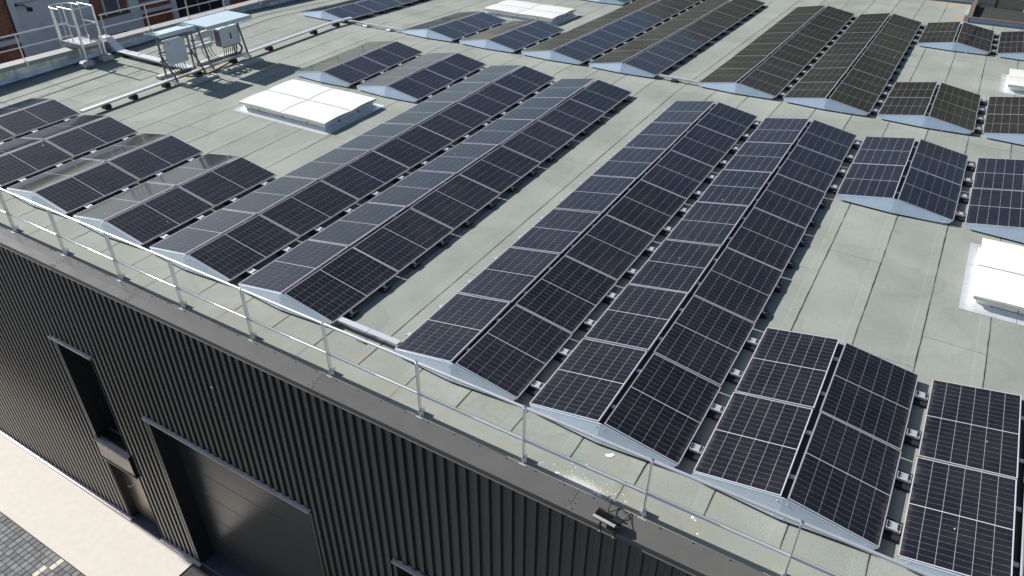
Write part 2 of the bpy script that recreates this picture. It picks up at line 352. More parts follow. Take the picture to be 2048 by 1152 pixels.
for i in range(len(XS) - 1):
    cuts = [-.50]; y = -.5 + random.uniform(2.5, 8.5)
    while y < Y_END - 3: cuts.append(y); y += random.uniform(6.5, 9)
    cuts.append(Y_END if XS[i] < 11.0 else 28.45)
    cuts = [c for c in cuts if c < cuts[-1] - 1 or c == cuts[-1]]
    for a, b in zip(cuts[:-1], cuts[1:]):
        felt_sheet(XS[i] + .008, XS[i + 1] - .008, a + .004, b - .004, random.uniform(-.0008, .0008))
x = XL
while x < XR_END - .3:      # edge strip beside the coping
    w = random.choice((1.9, 2.8, 3.7)); felt_sheet(x + .004, min(XR_END, x + w) - .004, -.93, -.503, .004); x += w
felt_sheet(XL - .0, XS[0] - .0 + .0 if XS[0] > XL + .05 else XL + .04, -.5, Y_END) if XS[0] > XL + .05 else None

# ---- coping along the eaves, section by section, with riveted laps
cj = [-13.75, -11.2, -6.8, -2.38, -.15, 4.29, 8.73, 13.17, 17.6]
for a, b in zip(cj[:-1], cj[1:]):
    c = MB(); z = -.148; n = 10
    # top sheet with a very slight buckle, front drip and back hem
    for i in range(n):
        xa = a + .003 + (b - a - .006) * i / n; xb = a + .003 + (b - a - .006) * (i + 1) / n
        za = z + .0025 * math.sin(i * 1.9 + a) * (0 < i); zb = z + .0025 * math.sin((i + 1) * 1.9 + a) * (i + 1 < n)
        c.quad((xa, -1.285, z - .012), (xb, -1.285, z - .012), (xb, -1.1, zb), (xa, -1.1, za))
        c.quad((xa, -1.1, za), (xb, -1.1, zb), (xb, -.885, z + .004), (xa, -.885, z + .004))
    c.quad((a + .003, -1.285, z - .095), (b - .003, -1.285, z - .095), (b - .003, -1.285, z - .012), (a + .003, -1.285, z - .012))
    c.quad((a + .003, -1.30, z - .108), (b - .003, -1.30, z - .108), (b - .003, -1.285, z - .095), (a + .003, -1.285, z - .095))
    c.quad((b - .003, -.885, z + .004), (a + .003, -.885, z + .004), (a + .003, -.882, z - .05), (b - .003, -.882, z - .05))
    co = c.build('coping', 'coping', bld)
    if abs(a) < 12:
        r = MB(); r.box(a - .05, a + .05, -1.287, -.924, z - .013, z - .008)
        for sx in (-.045, .045):
            for q in range(4):
                yq = -1.24 + q * .09; r.tube([(a + sx, yq, z - .005), (a + sx, yq, z + .005)], .0055, 6, mi=1)
        link('lap_rivets', r.mesh('lap_rivets', ['coping', 'blackmetal']), co)
# small fixing screws at the back hem
s = MB()
for i in range(40):
    xx = -6 + i * .44 + random.uniform(-.02, .02); s.tube([(xx, -.955, -.146), (xx, -.955, -.134)], .008, 6)
stuff(s.build('fixing_screws', 'blackmetal', bld))

# ---- trapezoidal cladding, one sheet per five ribs
RP, RD = .187, .046
PH = 7.252 - .008
def prof(xa, xb):
    """(x, y) polyline of the ribbed profile between two x"""
    pts = []; k0 = int(math.floor((xa - PH) / RP)) - 1; k1 = int(math.ceil((xb - PH) / RP)) + 1; raw = []
    for k in range(k0, k1 + 1):
        o = PH + k * RP
        raw += [(o, YF + RD), (o + .010, YF + .006), (o + .017, YF), (o + .098, YF), (o + .110, YF + RD)]
    def yat(x):
        for (x0, y0), (x1, y1) in zip(raw[:-1], raw[1:]):
            if x0 <= x <= x1: return y0 + (y1 - y0) * (x - x0) / max(1e-9, x1 - x0)
    pts.append((xa, yat(xa))); pts += [q for q in raw if xa + 1e-4 < q[0] < xb - 1e-4]; pts.append((xb, yat(xb))); return pts
def cladding(xa, xb, za, zb):
    x = xa
    while x < xb - .02:
        nx = min(xb, PH + (math.floor((x - PH + .02) / (RP * 5)) + 1) * RP * 5)
        c = MB(); p = prof(x, nx)
        for (x0, y0), (x1, y1) in zip(p[:-1], p[1:]): c.quad((x0, y0, za), (x1, y1, za), (x1, y1, zb), (x0, y0, zb))
        c.build('cladding_sheet', 'clad', bld); x = nx
ZT = -.17
OPEN = [(-3.62, -2.36, -2.44), (-.96, 3.62, -3.46), (5.60, 9.9, -3.47)]
xc = -13.7
for a, b, t in OPEN:
    cladding(xc, a, ZG + .06, ZT); cladding(a, b, t, ZT); xc = b
cladding(xc, 17.6, ZG + .06, ZT)
c = MB(); c.box(-13.68, -3.64, YF + .06, YF + .4, ZG, ZT); c.box(-2.34, -.98, YF + .06, YF + .4, ZG, ZT); c.box(-3.64, -2.34, YF + .06, YF + .4, -2.42, ZT)
c.box(-.98, 3.64, YF + .06, YF + .4, -3.44, ZT); c.box(3.64, 5.58, YF + .06, YF + .4, ZG, ZT); c.box(5.58, 9.92, YF + .06, YF + .4, -3.45, ZT); c.box(9.92, 17.6, YF + .06, YF + .4, ZG, ZT)
c.build('wall_core', 'darkin', bld)
c = MB(); c.box(-13.7, -13.45, YF + .06, Y_END, ZG, -.4); c.box(17.35, 17.6, YF + .4, 28.4, ZG, -.4); c.box(-13.5, 11.1, Y_END, Y_END + .25, ZG, -.4); c.build('side_wall', 'clad', bld)
for a, b in ((-13.7, -3.58), (-2.40, -.93), (3.6, 5.62), (9.88, 17.6)):     # pale base flashing
    c = MB(); c.hexa([(a, YF - .075, ZG + .03), (b, YF - .075, ZG + .03), (b, YF + .06, ZG + .03), (a, YF + .06, ZG + .03), (a, YF - .07, ZG + .065), (b, YF - .07, ZG + .065), (b, YF + .05, ZG + .085), (a, YF + .05, ZG + .085)])
    c.build('base_flashing', 'cladflash', bld)
for a, b, t in ((-3.76, -2.30, -2.38), (-1.06, 3.64, -3.43), (5.55, 9.95, -3.45)):   # lintel drips
    c = MB(); c.hexa([(a, YF - .055, t - .05), (b, YF - .055, t - .05), (b, YF + .03, t - .045), (a, YF + .03, t - .045), (a, YF - .055, t - .006), (b, YF - .055, t - .006), (b, YF + .03, t + .01), (a, YF + .03, t + .01)])
    c.build('lintel_flashing', 'cladflash', bld)
# small anchor on the cladding
c = MB(); c.box(1.72, 1.76, YF - .03, YF, -1.36, -1.31, bev=.004); c.build('wall_anchor', 'alu', bld)
# ---- tall window over a spandrel and a plain door
wd = MB(); wd.box(-3.62, -3.60, YF, YF + .45, ZG, -2.44); wd.box(-2.38, -2.36, YF, YF + .45, ZG, -2.44); wd.box(-3.6, -2.38, YF + .06, YF + .45, -2.46, -2.44)
wd.box(-3.66, -3.60, YF - .004, YF + .012, -5.3, -2.46, 1); wd.box(-3.60, -2.38, YF + .06, YF + .45, -5.36, -5.32)
wd.build('window_reveal', ['darkin', 'clad'], bld)
w = MB(); w.box(-3.6, -2.38, YF + .38, YF + .40, -5.32, -2.46); win = w.build('window', 'glass', bld)
w = MB()
for x0, x1 in ((-3.6, -3.53), (-2.45, -2.38)): w.box(x0, x1, YF + .34, YF + .378, -5.32, -2.46)
w.box(-3.53, -2.45, YF + .34, YF + .378, -5.32, -5.24); w.box(-3.53, -2.45, YF + .34, YF + .378, -2.54, -2.46); link('frame', w.mesh('frame', 'blackmetal'), win)
c = MB(); c.hexa([(-3.66, YF - .075, -5.44), (-2.36, YF - .075, -5.44), (-2.36, YF + .33, -5.38), (-3.66, YF + .33, -5.38), (-3.66, YF - .075, -5.42), (-2.36, YF - .075, -5.42), (-2.36, YF + .33, -5.31), (-3.66, YF + .33, -5.31)])
c.build('window_sill', 'silldark', bld)
c = MB(); c.box(-3.64, -2.37, YF - .055, YF + .3, -6.0, -5.445); c.build('spandrel_panel', 'spandrel', bld)
c = MB(); c.box(-3.70, -2.33, YF - .075, YF + .2, -6.03, -6.0); c.box(-2.368, -2.35, YF - .06, YF + .1, -6.0, -5.36, 1); c.build('spandrel_trim', ['silldark', 'blackmetal'], bld)
c = MB(); c.box(-3.6, -2.38, YF + .20, YF + .25, ZG + .08, -6.06); do = c.build('door', 'spandrel', bld)
c = MB(); c.box(-3.45, -3.35, YF + .14, YF + .16, -7.12, -7.09); c.box(-3.37, -3.35, YF + .15, YF + .2, -7.12, -7.09); link('handle', c.mesh('handle', 'alu'), do)
c = MB(); c.box(-3.6, -2.38, YF - .05, YF + .22, ZG - .02, ZG + .05); c.build('door_sill', 'blue_step', bld)
# ---- sectional garage doors
def big_door(a, b, t, handle=True):
    c = MB(); c.box(a, a + .02, YF - .002, YF + .45, ZG, t); c.box(b - .02, b, YF + .003, YF + .45, ZG, t); c.box(a, b, YF + .045, YF + .45, t - .02, t)
    c.box(a - .06, a, YF - .006, YF + .012, ZG + .07, t - .02, 1); c.box(b, b + .05, YF - .006, YF + .012, ZG + .07, t - .02, 1); c.build('door_reveal', ['darkin', 'clad'], bld)
    z = ZG + .12; n = 6; h = (t - .02 - z) / n
    c = MB(); c.box(a + .02, b - .02, YF + .43, YF + .46, ZG, t - .02); dr = c.build('garage_door', 'darkin', bld)
    for i in range(n):
        q = MB(); q.box(a + .025, b - .025, YF + .385, YF + .432, z + i * h + .004, z + (i + 1) * h - .004, bev=.006); link('door_panel', q.mesh('door_panel', 'doorpaint'), dr)
    q = MB(); q.box(a + .02, b - .02, YF + .02, YF + .42, ZG - .02, ZG + .07, bev=.01); q.build('door_sill', 'blue_step', bld)
big_door(-.96, 3.62, -3.46); big_door(5.60, 9.9, -3.47)

# ---- left parapet with zinc upstand, grey coping
zt = .36
yj = [-1.2, .9, 2.05, 3.2, 4.35, 5.5, 6.65, 7.8, 8.95, 10.1, 11.25, 12.4, 13.55, 14.7, 15.85, 17, 20, 24, 28, Y_END]
for a, b in zip(yj[:-1], yj[1:]):
    c = MB(); za, zb = roofz(a), roofz(b); w = .003
    y0, y1 = a + w, b - w
    c.quad((XL + .17, y0, za + .004), (XL + .17, y1, zb + .004), (XL + .06, y1, zb + .05), (XL + .06, y0, za + .05))
    c.quad((XL + .06, y0, za + .05), (XL + .06, y1, zb + .05), (XL + .015, y1, zb + .17), (XL + .015, y0, za + .17))
    c.quad((XL + .015, y0, za + .17), (XL + .015, y1, zb + .17), (XL + .0, y1, zt), (XL, y0, zt))
    c.box(XL - .01, XL + .022, b - .012, b + .012, zb + .05, zt - .005)
    c.build('zinc_upstand', 'zinc', bld)
c = MB(); c.box(XL - .28, XL - .012, -1.2, Y_END, -.5, .375); c.build('parapet', 'darkin', bld)
for a, b in ((-1.25, 2.0), (2.0, 5.2), (5.2, 8.4), (8.4, 11.6), (11.6, 14.8), (14.8, 18), (18, 25), (25, Y_END + .2)):
    c = MB(); c.hexa([(XL - .33, a + .002, .38), (XL + .055, a + .002, .382), (XL + .055, b - .002, .382), (XL - .33, b - .002, .38), (XL - .33, a + .002, .515), (XL + .05, a + .002, .49), (XL + .05, b - .002, .49), (XL - .33, b - .002, .515)])
    c.build('parapet_coping', 'trimgrey', bld)
# far parapet with zinc
for a, b in ((-13, -9), (-9, -5), (-5, -1), (-1, 3), (3, 6), (6, 8.2), (8.2, 10.4), (10.4, 11.2)):
    c = MB(); z = roofz(Y_END)
    c.quad((a + .004, Y_END - .2, z + .006), (b - .004, Y_END - .2, z + .006), (b - .004, Y_END - .03, z + .06), (a + .004, Y_END - .03, z + .06))
    c.quad((a + .004, Y_END - .03, z + .06), (b - .004, Y_END - .03, z + .06), (b - .004, Y_END + .0, z + .35), (a + .004, Y_END, z + .35))
    c.build('zinc_upstand', 'zinc', bld)
c = MB(); c.box(-13.6, 11.2, Y_END + .002, Y_END + .3, -.6, .16); c.build('parapet', 'trimgrey', bld)
# roof well in the far right corner: low kerb, dark sunken roof
zk = roofz(28.5)
for a, b in ((11.25, 13.1), (13.1, 15.3), (15.3, 17.6)):
    c = MB(); c.quad((a + .004, 28.30, zk + .008), (b - .004, 28.30, zk + .008), (b - .004, 28.42, zk + .05), (a + .004, 28.42, zk + .05))
    c.quad((a + .004, 28.42, zk + .05), (b - .004, 28.42, zk + .05), (b - .004, 28.46, zk + .16), (a + .004, 28.46, zk + .16)); c.build('zinc_upstand', 'zinc', bld)
c = MB(); c.box(11.2, 17.6, 28.46, 28.62, -.6, zk + .19, bev=.01); c.box(11.22, 11.32, 28.62, 32.0, -.6, zk + .17); c.build('well_kerb', 'rusty', bld)
c = MB(); c.quad((11.05, 28.5, zk + .01), (11.2, 28.5, zk + .01), (11.2, 33.8, -.24), (11.05, 33.8, -.24)); c.box(11.15, 11.22, 28.5, 33.8, -.5, -.02); c.build('zinc_upstand', 'zinc', bld)
c = MB(); c.box(11.3, 17.6, 28.6, 32.2, -.75, -.62); c.build('sunken_roof', 'bitumen', bld)

# beige building beyond the well
bb = thing('beige_building', 'beige rendered building just beyond the far right corner of the roof', 'building', (14.5, 32.2, ZG))
c = MB(); c.box(11.34, 22, 32.2, 40, ZG, 3.2); c.build('wall', 'beige', bb)
c = MB(); c.box(11.32, 22, 32.06, 32.2, -.30, -.22); c.build('gutter', 'whitepaint', bb)
c = MB(); c.box(12.02, 12.07, 32.15, 32.2, -.2, 3.2); c.build('downpipe', 'blackmetal', bb)
c = MB(); c.tube([(12.1, 32.12, .26), (14.0, 32.12, .26)], .02, 6); c.tube([(14.05, 32.12, .23), (18.0, 32.12, .23)], .02, 6); c.tube([(13.2, 32.1, .26), (13.1, 31.9, -.25)], .012, 6); c.build('conduit', 'whitepaint', bb)
c = MB(); c.box(13.02, 13.12, 31.8, 31.92, -.5, -.25, bev=.01); c.build('wall_lamp', 'shelterhouse', bb)

# ================================================================== solar arrays
LM = 1.757
fr = MB(); h = LM / 2; w = .0075
for (a, b, c_, d_) in (((0, -h), (PW, -h), (PW - w, -h + w), (w, -h + w)), ((PW, -h), (PW, h), (PW - w, h - w), (PW - w, -h + w)), ((PW, h), (0, h), (w, h - w), (PW - w, h - w)), ((0, h), (0, -h), (w, -h + w), (w, h - w))):
    fr.quad((*a, 0), (*b, 0), (*c_, 0), (*d_, 0)); fr.quad((*a, -.032), (*b, -.032), (*b, 0), (*a, 0))
fr.quad((w, -h + w, -.0012), (PW - w, -h + w, -.0012), (PW - w, h - w, -.0012), (w, h - w, -.0012), 1)
fr.quad((w, h - w, -.007), (PW - w, h - w, -.007), (PW - w, -h + w, -.007), (w, -h + w, -.007), 1)
for sv in (-1, 1):
    pts = [(.0, sv * h * .999, .0005), (.075, sv * (h - .004), .0005), (.020, sv * (h - .020), .0005), (.004, sv * (h - .075), .0005)]
    if sv > 0: pts = pts[::-1]
    fr.quad(*pts, mi=2)
module_mesh = fr.mesh('solar_module', ['frame', 'backsheet', 'dust'])
cl = MB(); mu = .016; cu = (PW - 2 * w - 2 * .006) / 6; gx, gy, mid = .0034, .0016, .0100
cv = (LM - 2 * w - 2 * .007 - mid) / 18
for iu in range(6):
    for iv in range(18):
        u0 = w + .006 + iu * cu + gx / 2; u1 = w + .006 + (iu + 1) * cu - gx / 2
        v0 = -h + w + .007 + iv * cv + (mid if iv >= 9 else 0) + gy / 2; v1 = v0 + cv - gy
        cl.quad((u0, v0, -.0005), (u1, v0, -.0005), (u1, v1, -.0005), (u0, v1, -.0005))
cell_mesh = cl.mesh('cell_sheet', 'cell')
# supports
def support(kind):
    b = MB()
    if kind == 'valley':      # black base with bright bridge plate between two rows
        b.box(-.13, .30, -.16, .16, -.115, -.07, bev=.006); b.box(-.05, .25, -.055, .055, -.07, -.03)
        b.box(.012, .182, -.062, .062, -.022, -.012, 1); b.box(.012, .182, -.068, -.0615, -.05, -.013, 1)
        for x0 in (.022, .140):
            b.box(x0, x0 + .03, -.035, -.010, -.014, .004); b.box(x0, x0 + .03, .010, .035, -.014, .004); b.box(x0 + .008, x0 + .02, -.06, .06, -.016, -.008)
    elif kind == 'free':      # black foot showing past the low edge
        b.box(-.15, .10, -.10, .10, -.115, -.052, bev=.010); b.box(.015, .085, -.055, -.040, -.058, -.042); b.box(.015, .085, .040, .055, -.058, -.042)
        b.box(.02, .06, -.04, .0, -.06, -.046, 1); b.box(.075, .088, -.05, .05, -.08, -.045)
        b.box(-.1, .02, -.04, .04, -.055, -.034, 1)
    elif kind == 'tab':       # bright tab past the left low edge (x points outwards)
        b.box(-.12, .085, -.045, .045, -.055, -.045, 1); b.box(-.12, .02, -.10, .10, -.115, -.055, bev=.008)
        b.box(.02, .085, -.045, -.036, -.045, -.022, 1); b.box(.02, .085, .036, .045, -.045, -.022, 1)
    elif kind == 'ridge':
        b.box(-.03, .03, -.05, .05, -.27, -.075); b.box(-.12, .12, -.16, .16, -.306, -.25); b.box(-.036, .036, -.03, .03, -.075, -.066, 1)
        b.box(-.03, .03, -.022, -.008, -.066, -.048, 1); b.box(-.03, .03, .008, .022, -.066, -.048, 1)
    return b.mesh('support_' + kind, ['black', 'traywhite'])
RIDGE_SHADE = MB().box(-.075, .075, -LP / 2 + .01, LP / 2 - .01, -.115, -.080).mesh('ridge_shade_strip', 'black')  # black strip added to keep sunlit felt from showing through the ridge gap
SUP = {k: support(k) for k in ('valley', 'free', 'tab', 'ridge')}
def end_plate(s):
    b = MB(); xo = s * (SX + RG / 2)
    P = [(s * .001, -.014, SH - .004), (xo - s * .03, -.014, -.006), (xo - s * .055, -.035, -.066), (xo - s * .16, -.050, -.080), (s * .001, -.118, -.084)]
    Q = [(x, y + .004, z) for x, y, z in P]
    n = len(b.v); b.v += P + Q
    f = [(0, 1, 2, 3, 4)]; order = (0, 4, 3, 2, 1) if s > 0 else (0, 1, 2, 3, 4)
    # two planar-ish facets
    for tri in ((0, 3, 4), (0, 1, 3), (1, 2, 3)):
        t = tri if s < 0 else tri[::-1]
        b.f.append(tuple(n + i for i in t)); b.mi.append(0); b.f.append(tuple(n + 5 + i for i in t[::-1])); b.mi.append(0)
    for i in range(5):
        k = (i + 1) % 5; q = (n + i, n + k, n + 5 + k, n + 5 + i); b.f.append(q if s > 0 else q[::-1]); b.mi.append(0)
    # folded top lip and bolts
    b.hexa([(s * .0, -.020, SH - .012), (xo - s * .02, -.020, -.014), (xo - s * .02, -.002, -.014), (s * .0, -.002, SH - .012), (s * .0, -.020, SH - .006), (xo - s * .02, -.020, -.008), (xo - s * .02, -.002, -.008), (s * .0, -.002, SH - .006)])
    for bx, bz, by in ((s * .06, SH - .06, -.034), (s * .06, -.055, -.106), (xo - s * .14, -.015, -.022), (xo - s * .11, -.03, -.026)):
        b.tube([(bx, by + .006, bz), (bx, by - .008, bz)], .009, 6, mi=1)
    return b.mesh('end_plate', ['plate', 'alu'])
PLATE = {s: end_plate(s) for s in (-1, 1)}
DROP = random.Random(11); DROPM = []
for k in range(5):
    b = MB(); b.v.append((0, 0, .002)); n = 9
    for i in range(n):
        a = i / n * 6.283; q = .017 * DROP.uniform(.35, 1.2); b.v.append((q * math.cos(a) * 1.4, q * math.sin(a), 0))
    for i in range(n): b.f.append((0, 1 + i, 1 + (i + 1) % n)); b.mi.append(0)
    DROPM.append(b.mesh('bird_dropping', 'whitepaint'))
def solar_array(j, y0, n, label, right='free', left=None, group='east-west solar arrays on the felt roof'):
    xr = ridge_x(j); zb = lambda y: roofz(y) - ZR
    t = thing('solar_array', label, 'solar array', (xr, y0, roofz(y0)), group)
    for k in range(n):
        yc = y0 + (k + .5) * LP; m = slope(yc); z = zb(yc)
        for s in (-1, 1):
            ex = Vector((-s * math.cos(TILT), 0, math.sin(TILT))); ey = Vector((0, -s * 1.0, -s * m)).normalized()
            ez = ex.cross(ey).normalized(); ey = ez.cross(ex)
            mw = Matrix.Identity(4)
            for r in range(3): mw[r][0] = ex[r]; mw[r][1] = ey[r]; mw[r][2] = ez[r]
            mw = Matrix.Translation((xr + s * (SX + RG / 2), yc + random.uniform(-.004, .004), z + random.uniform(-.002, .002))) @ mw @ Matrix.Rotation(random.gauss(0, .0036), 4, 'X') @ Matrix.Rotation(random.gauss(0, .0036), 4, 'Y')
            mo = link('solar_module', module_mesh, t, mw)
            if DROP.random() < .09:
                q = bpy.data.objects.new('bird_dropping', DROPM[DROP.randrange(5)]); COL.objects.link(q); q.parent = mo
                q.matrix_basis = Matrix.Translation((DROP.uniform(.1, 1.0), DROP.uniform(-.8, .8), .0002)) @ Matrix.Rotation(DROP.uniform(0, 6.3), 4, 'Z') @ Matrix.Scale(DROP.uniform(.5, 1.3), 4)
            c = bpy.data.objects.new('cell_sheet', cell_mesh); COL.objects.link(c); c.parent = mo; c['kind'] = 'stuff'
        link('ridge_shade_strip', RIDGE_SHADE, t, Matrix.Translation((xr, yc, z + SH)) @ Matrix.Rotation(math.atan(m), 4, 'X'))
        for q in (-.25, .25):
            yq = yc + q * LP; zq = zb(yq); sl_ = Matrix.Rotation(math.atan(m), 4, 'X')
            if right: link('support_foot', SUP[right if isinstance(right, str) else right(yq)], t, Matrix.Translation((xr + SX + RG / 2, yq, zq)) @ sl_)
            if left: link('support_foot', SUP['tab'], t, Matrix.Translation((xr - SX - RG / 2, yq, zq)) @ Matrix.Rotation(math.pi, 4, 'Z') @ sl_.inverted())
            link('ridge_support', SUP['ridge'], t, Matrix.Translation((xr, yq, zq + SH)) @ sl_)
    for s in (-1, 1):
        link('end_plate', PLATE[s], t, Matrix.Translation((xr, y0 + .012, zb(y0))) @ Matrix.Rotation(math.atan(slope(y0 + .1)), 4, 'X'))
    return t
G4 = lambda y: 'valley' if (y < 3.9 or 8.6 < y < 12.6) else 'free'
G4F = lambda y: 'valley' if (14 < y < 18.1 or y > 23) else 'free'
Y1, Y2, Y3, Y4 = 0.0, 8.95, 14.28, 23.22
solar_array(-4, Y1, 2, 'short solar row at the left frame edge, furthest left of the front group', 'valley', True)
solar_array(-3, Y1, 2, 'short front solar row, second from the left frame edge', 'valley')
solar_array(-2, Y1, 2, 'short front solar row, third from the left frame edge', 'valley')
solar_array(-1, Y1, 2, 'short front solar row in front of the large white skylight, left of the long rows', 'valley')
solar_array(0, Y1, 7, 'long front solar row, left one of the two left of the walkway', 'valley', lambda y: False)
solar_array(1, Y1, 7, 'long front solar row along the left side of the open walkway', 'free')
solar_array(2, Y1, 7, 'long front solar row along the right side of the open walkway', 'valley', True)
solar_array(3, Y1, 7, 'long front solar row beside the bare felt at right, second right of the walkway', G4)
solar_array(4, Y1, 2, 'two-module solar row nearest the camera, bottom right above the guardrail', 'valley')
solar_array(5, Y1, 2, 'solar row cut off by the bottom right corner of the picture', 'free')
solar_array(4, Y2, 2, 'short two-module solar row just beyond the bare felt at right', 'valley')
solar_array(5, Y2, 2, 'short solar row half cut by the right frame edge just beyond the right skylight', 'free')
solar_array(-2, Y2, 2, 'short solar row directly behind the large white skylight, left one of two', 'valley', True)
solar_array(-1, Y2, 2, 'short solar row behind the right end of the large white skylight', 'valley')
solar_array(-4, Y3, 7, 'solar row running off the top edge, alone beside the left parapet', 'free', True)
solar_array(-2, Y3, 2, 'short solar row in front of the far skylight, left one of two', 'valley', True)
solar_array(-1, Y3, 2, 'short solar row in front of the far skylight, right one of two', 'valley')
solar_array(0, Y3, 7, 'long far solar row left of the walkway, inner one running off the top edge', 'valley', True)
solar_array(1, Y3, 7, 'long far solar row along the left side of the walkway', 'free')
solar_array(2, Y3, 7, 'long far solar row along the right side of the walkway', 'valley', True)
solar_array(3, Y3, 7, 'long far solar row second right of the walkway, beside the far bare felt', G4F)
solar_array(4, Y3, 2, 'short far solar row right of the middle, in front of the far bare felt', 'valley')
solar_array(5, Y3, 2, 'short far solar row cut by the right frame edge before the upper skylight', 'free')
solar_array(4, Y4, 2, 'small solar row at the top right in front of the dark roof well', 'valley')
solar_array(5, Y4, 2, 'sliver of a solar row at the top right corner frame edge', 'free')
solar_array(-1, Y4, 2, 'far solar row whose pale end plate touches the top frame edge', 'valley')

# ================================================================== guardrails
def guardrail_front():
    t = thing('guardrail', 'bright aluminium guardrail with flat posts along the dark eaves coping', 'guardrail', (3, -.885, -.17))
    xs = [-4.28 + 1.735 * i for i in range(-5, 13)]
    pm_ = MB(); pm_.box(-.009, .009, -.032, .032, 0, 1.0, bev=.002); pmesh = pm_.mesh('post', 'alu')
    bm_ = MB(); bm_.box(-.055, .055, -.06, .05, -.004, .004); bm_.hexa([(-.05, -.01, .004), (.05, -.01, .004), (.05, .01, .004), (-.05, .01, .004), (-.02, -.01, .085), (.02, -.01, .085), (.02, .01, .085), (-.02, .01, .085)])
    bm_.box(.010, .014, -.028, .09, .003, .12); bmesh_ = bm_.mesh('base_bracket', 'alu')
    cm = MB(); cm.tube([(0, -.0, .97), (0, .0, 1.02)], .017, 8); cmesh = cm.mesh('rail_clamp', 'galv')
    for x in xs:
        p = link('post', pmesh, t, Matrix.Translation((x, -.885, -.147)) @ Matrix.Rotation(random.uniform(-.008, .008), 4, 'Y'))
        for me, nm in ((bmesh_, 'base_bracket'), (cmesh, 'rail_clamp')):
            c = bpy.data.objects.new(nm, me); COL.objects.link(c); c.parent = p
    zt_, zm = .845, .235
    top = MB(); top.tube([(xs[0] - .3, -.885, zt_)] + [(x, -.885 + random.uniform(-.004, .004), zt_ + random.uniform(-.004, .004)) for x in xs] + [(xs[-1] + .3, -.885, zt_)], .0225, 12)
    top.build('top_rail', 'alu', t, smooth=True)
    mid_ = MB(); mid_.tube([(xs[0] - .3, -.855, zm)] + [(x, -.857 + random.uniform(-.004, .004), zm + random.uniform(-.004, .004)) for x in xs] + [(xs[-1] + .3, -.855, zm)], .017, 10)
    mid_.build('middle_rail', 'alu', t, smooth=True)
guardrail_front()
t = thing('guardrail', 'pale aluminium guardrail along the left parapet, broken by the caged ladder', 'guardrail', (XL, 10, .46))
ysp = [-.3, 1.4, 3.1, 4.75, 6.42, 7.56, 9.20, 10.85, 12.5, 14.18, 15.85, 17.5, 19.2, 20.9, 22.6, 24.3]
for y in ysp:
    c = MB(); c.box(-.03, .03, -.009, .009, 0, .80, bev=.002); c.box(-.05, .05, -.05, .05, -.004, .006); c.box(.02, .12, -.02, .02, -.14, -.02)
    link('post', c.mesh('post', 'alu'), t, Matrix.Translation((XL - .05, y, .502)))
for z_, r_, nm in ((1.30, .022, 'top_rail'), (.90, .017, 'middle_rail')):
    for a, b in ((-.5, 6.45), (7.5, 24.5)):
        c = MB(); c.tube([(XL - .05, a, z_), (XL - .05, (a + b) / 2, z_ + .004), (XL - .05, b, z_)], r_, 10); c.build(nm, 'alu', t, smooth=True)

# ================================================================== caged ladder with landing
t = thing('caged_ladder', 'aluminium access ladder with hoop cage and landing over the left parapet', 'ladder', (-12.6, 6.64, roofz(6.6)))
X0, ya, yb = -12.6, 6.30, 6.98
for y in (ya, yb):
    c = MB(); c.box(X0 - .02, X0 + .02, y - .03, y + .03, .06, 1.80, bev=.003); c.build('stile', 'alu', t)
    c = MB(); c.box(X0 - .25, X0 - .22, y - .02, y + .02, .06, .62); c.build('leg', 'alu', t)
    c = MB(); c.tube([(X0, y, 1.785), (X0 - .75, y, 1.785)], .02, 8); c.build('handrail', 'alu', t, smooth=True)
    c = MB(); c.tube([(X0, y, 1.27), (X0 - .72, y, 1.27)], .018, 8); c.build('handrail', 'alu', t, smooth=True)
    c = MB(); c.tube([(X0 - .72, y, 1.785), (X0 - .72, y, .66)], .014, 8); c.build('baluster', 'alu', t, smooth=True)
    c = MB(); c.box(X0 - .13, X0 + .17, y - .24, y + .16, roofz(y) + .004, roofz(y) + .20, bev=.05); c.box(X0 - .03, X0 + .04, y - .06, y + .05, roofz(y) + .2, roofz(y) + .225, bev=.01); c.build('ballast_weight', 'shelterhouse', t)
for z_ in (1.785, 1.27):
    c = MB(); c.tube([(X0, ya, z_), (X0, yb, z_)], .014, 8); c.build('gate_bar', 'alu', t, smooth=True)
cx, cy, rr = -13.32, (ya + yb) / 2, .37
def hoop(z_, nm='hoop'):
    c = MB(); pts = [(cx, ya - .02, z_)] + [(cx - .30 - rr * math.sin(a) * 1.15, cy - rr * math.cos(a), z_) for a in [i * math.pi / 14 for i in range(15)]] + [(cx, yb + .02, z_)]
    c.tube(pts, .018, 8); c.build(nm, 'alu', t, smooth=True)
hoop(1.715); hoop(.20); hoop(-1.0)
for a in (20, 62, 118, 160):
    px, py = cx - .30 - rr * math.sin(R(a)) * 1.15, cy - rr * math.cos(R(a))
    c = MB(); c.box(px - .012, px + .012, py - .02, py + .02, -3.0, 1.715); c.build('cage_strip', 'alu', t)
for y in (ya + .04, yb - .04):
    c = MB(); c.box(XL - .62, XL - .58, y - .015, y + .015, -6, .66); c.build('ladder_rail', 'alu', t)
c = MB()
for i in range(9): c.tube([(XL - .6, ya + .04, .5 - i * .28), (XL - .6, yb - .04, .5 - i * .28)], .013, 6)
stuff(c.build('rungs', 'alu', t))
for i in range(5):
    xa = X0 - .02 - i * .245; c = MB(); c.box(xa - .235, xa, ya - .02, yb + .02, .625, .655, bev=.003); c.build('landing_plank', 'alu', t)
c = MB(); c.box(X0 - .03, X0 - .012, ya, yb, .655, .70); c.box(X0 - 1.2, X0 - .05, yb + .0, yb + .02, .655, .72); c.box(X0 - 1.24, X0, ya - .022, ya, .57, .70); c.build('toe_board', 'trimgrey', t)
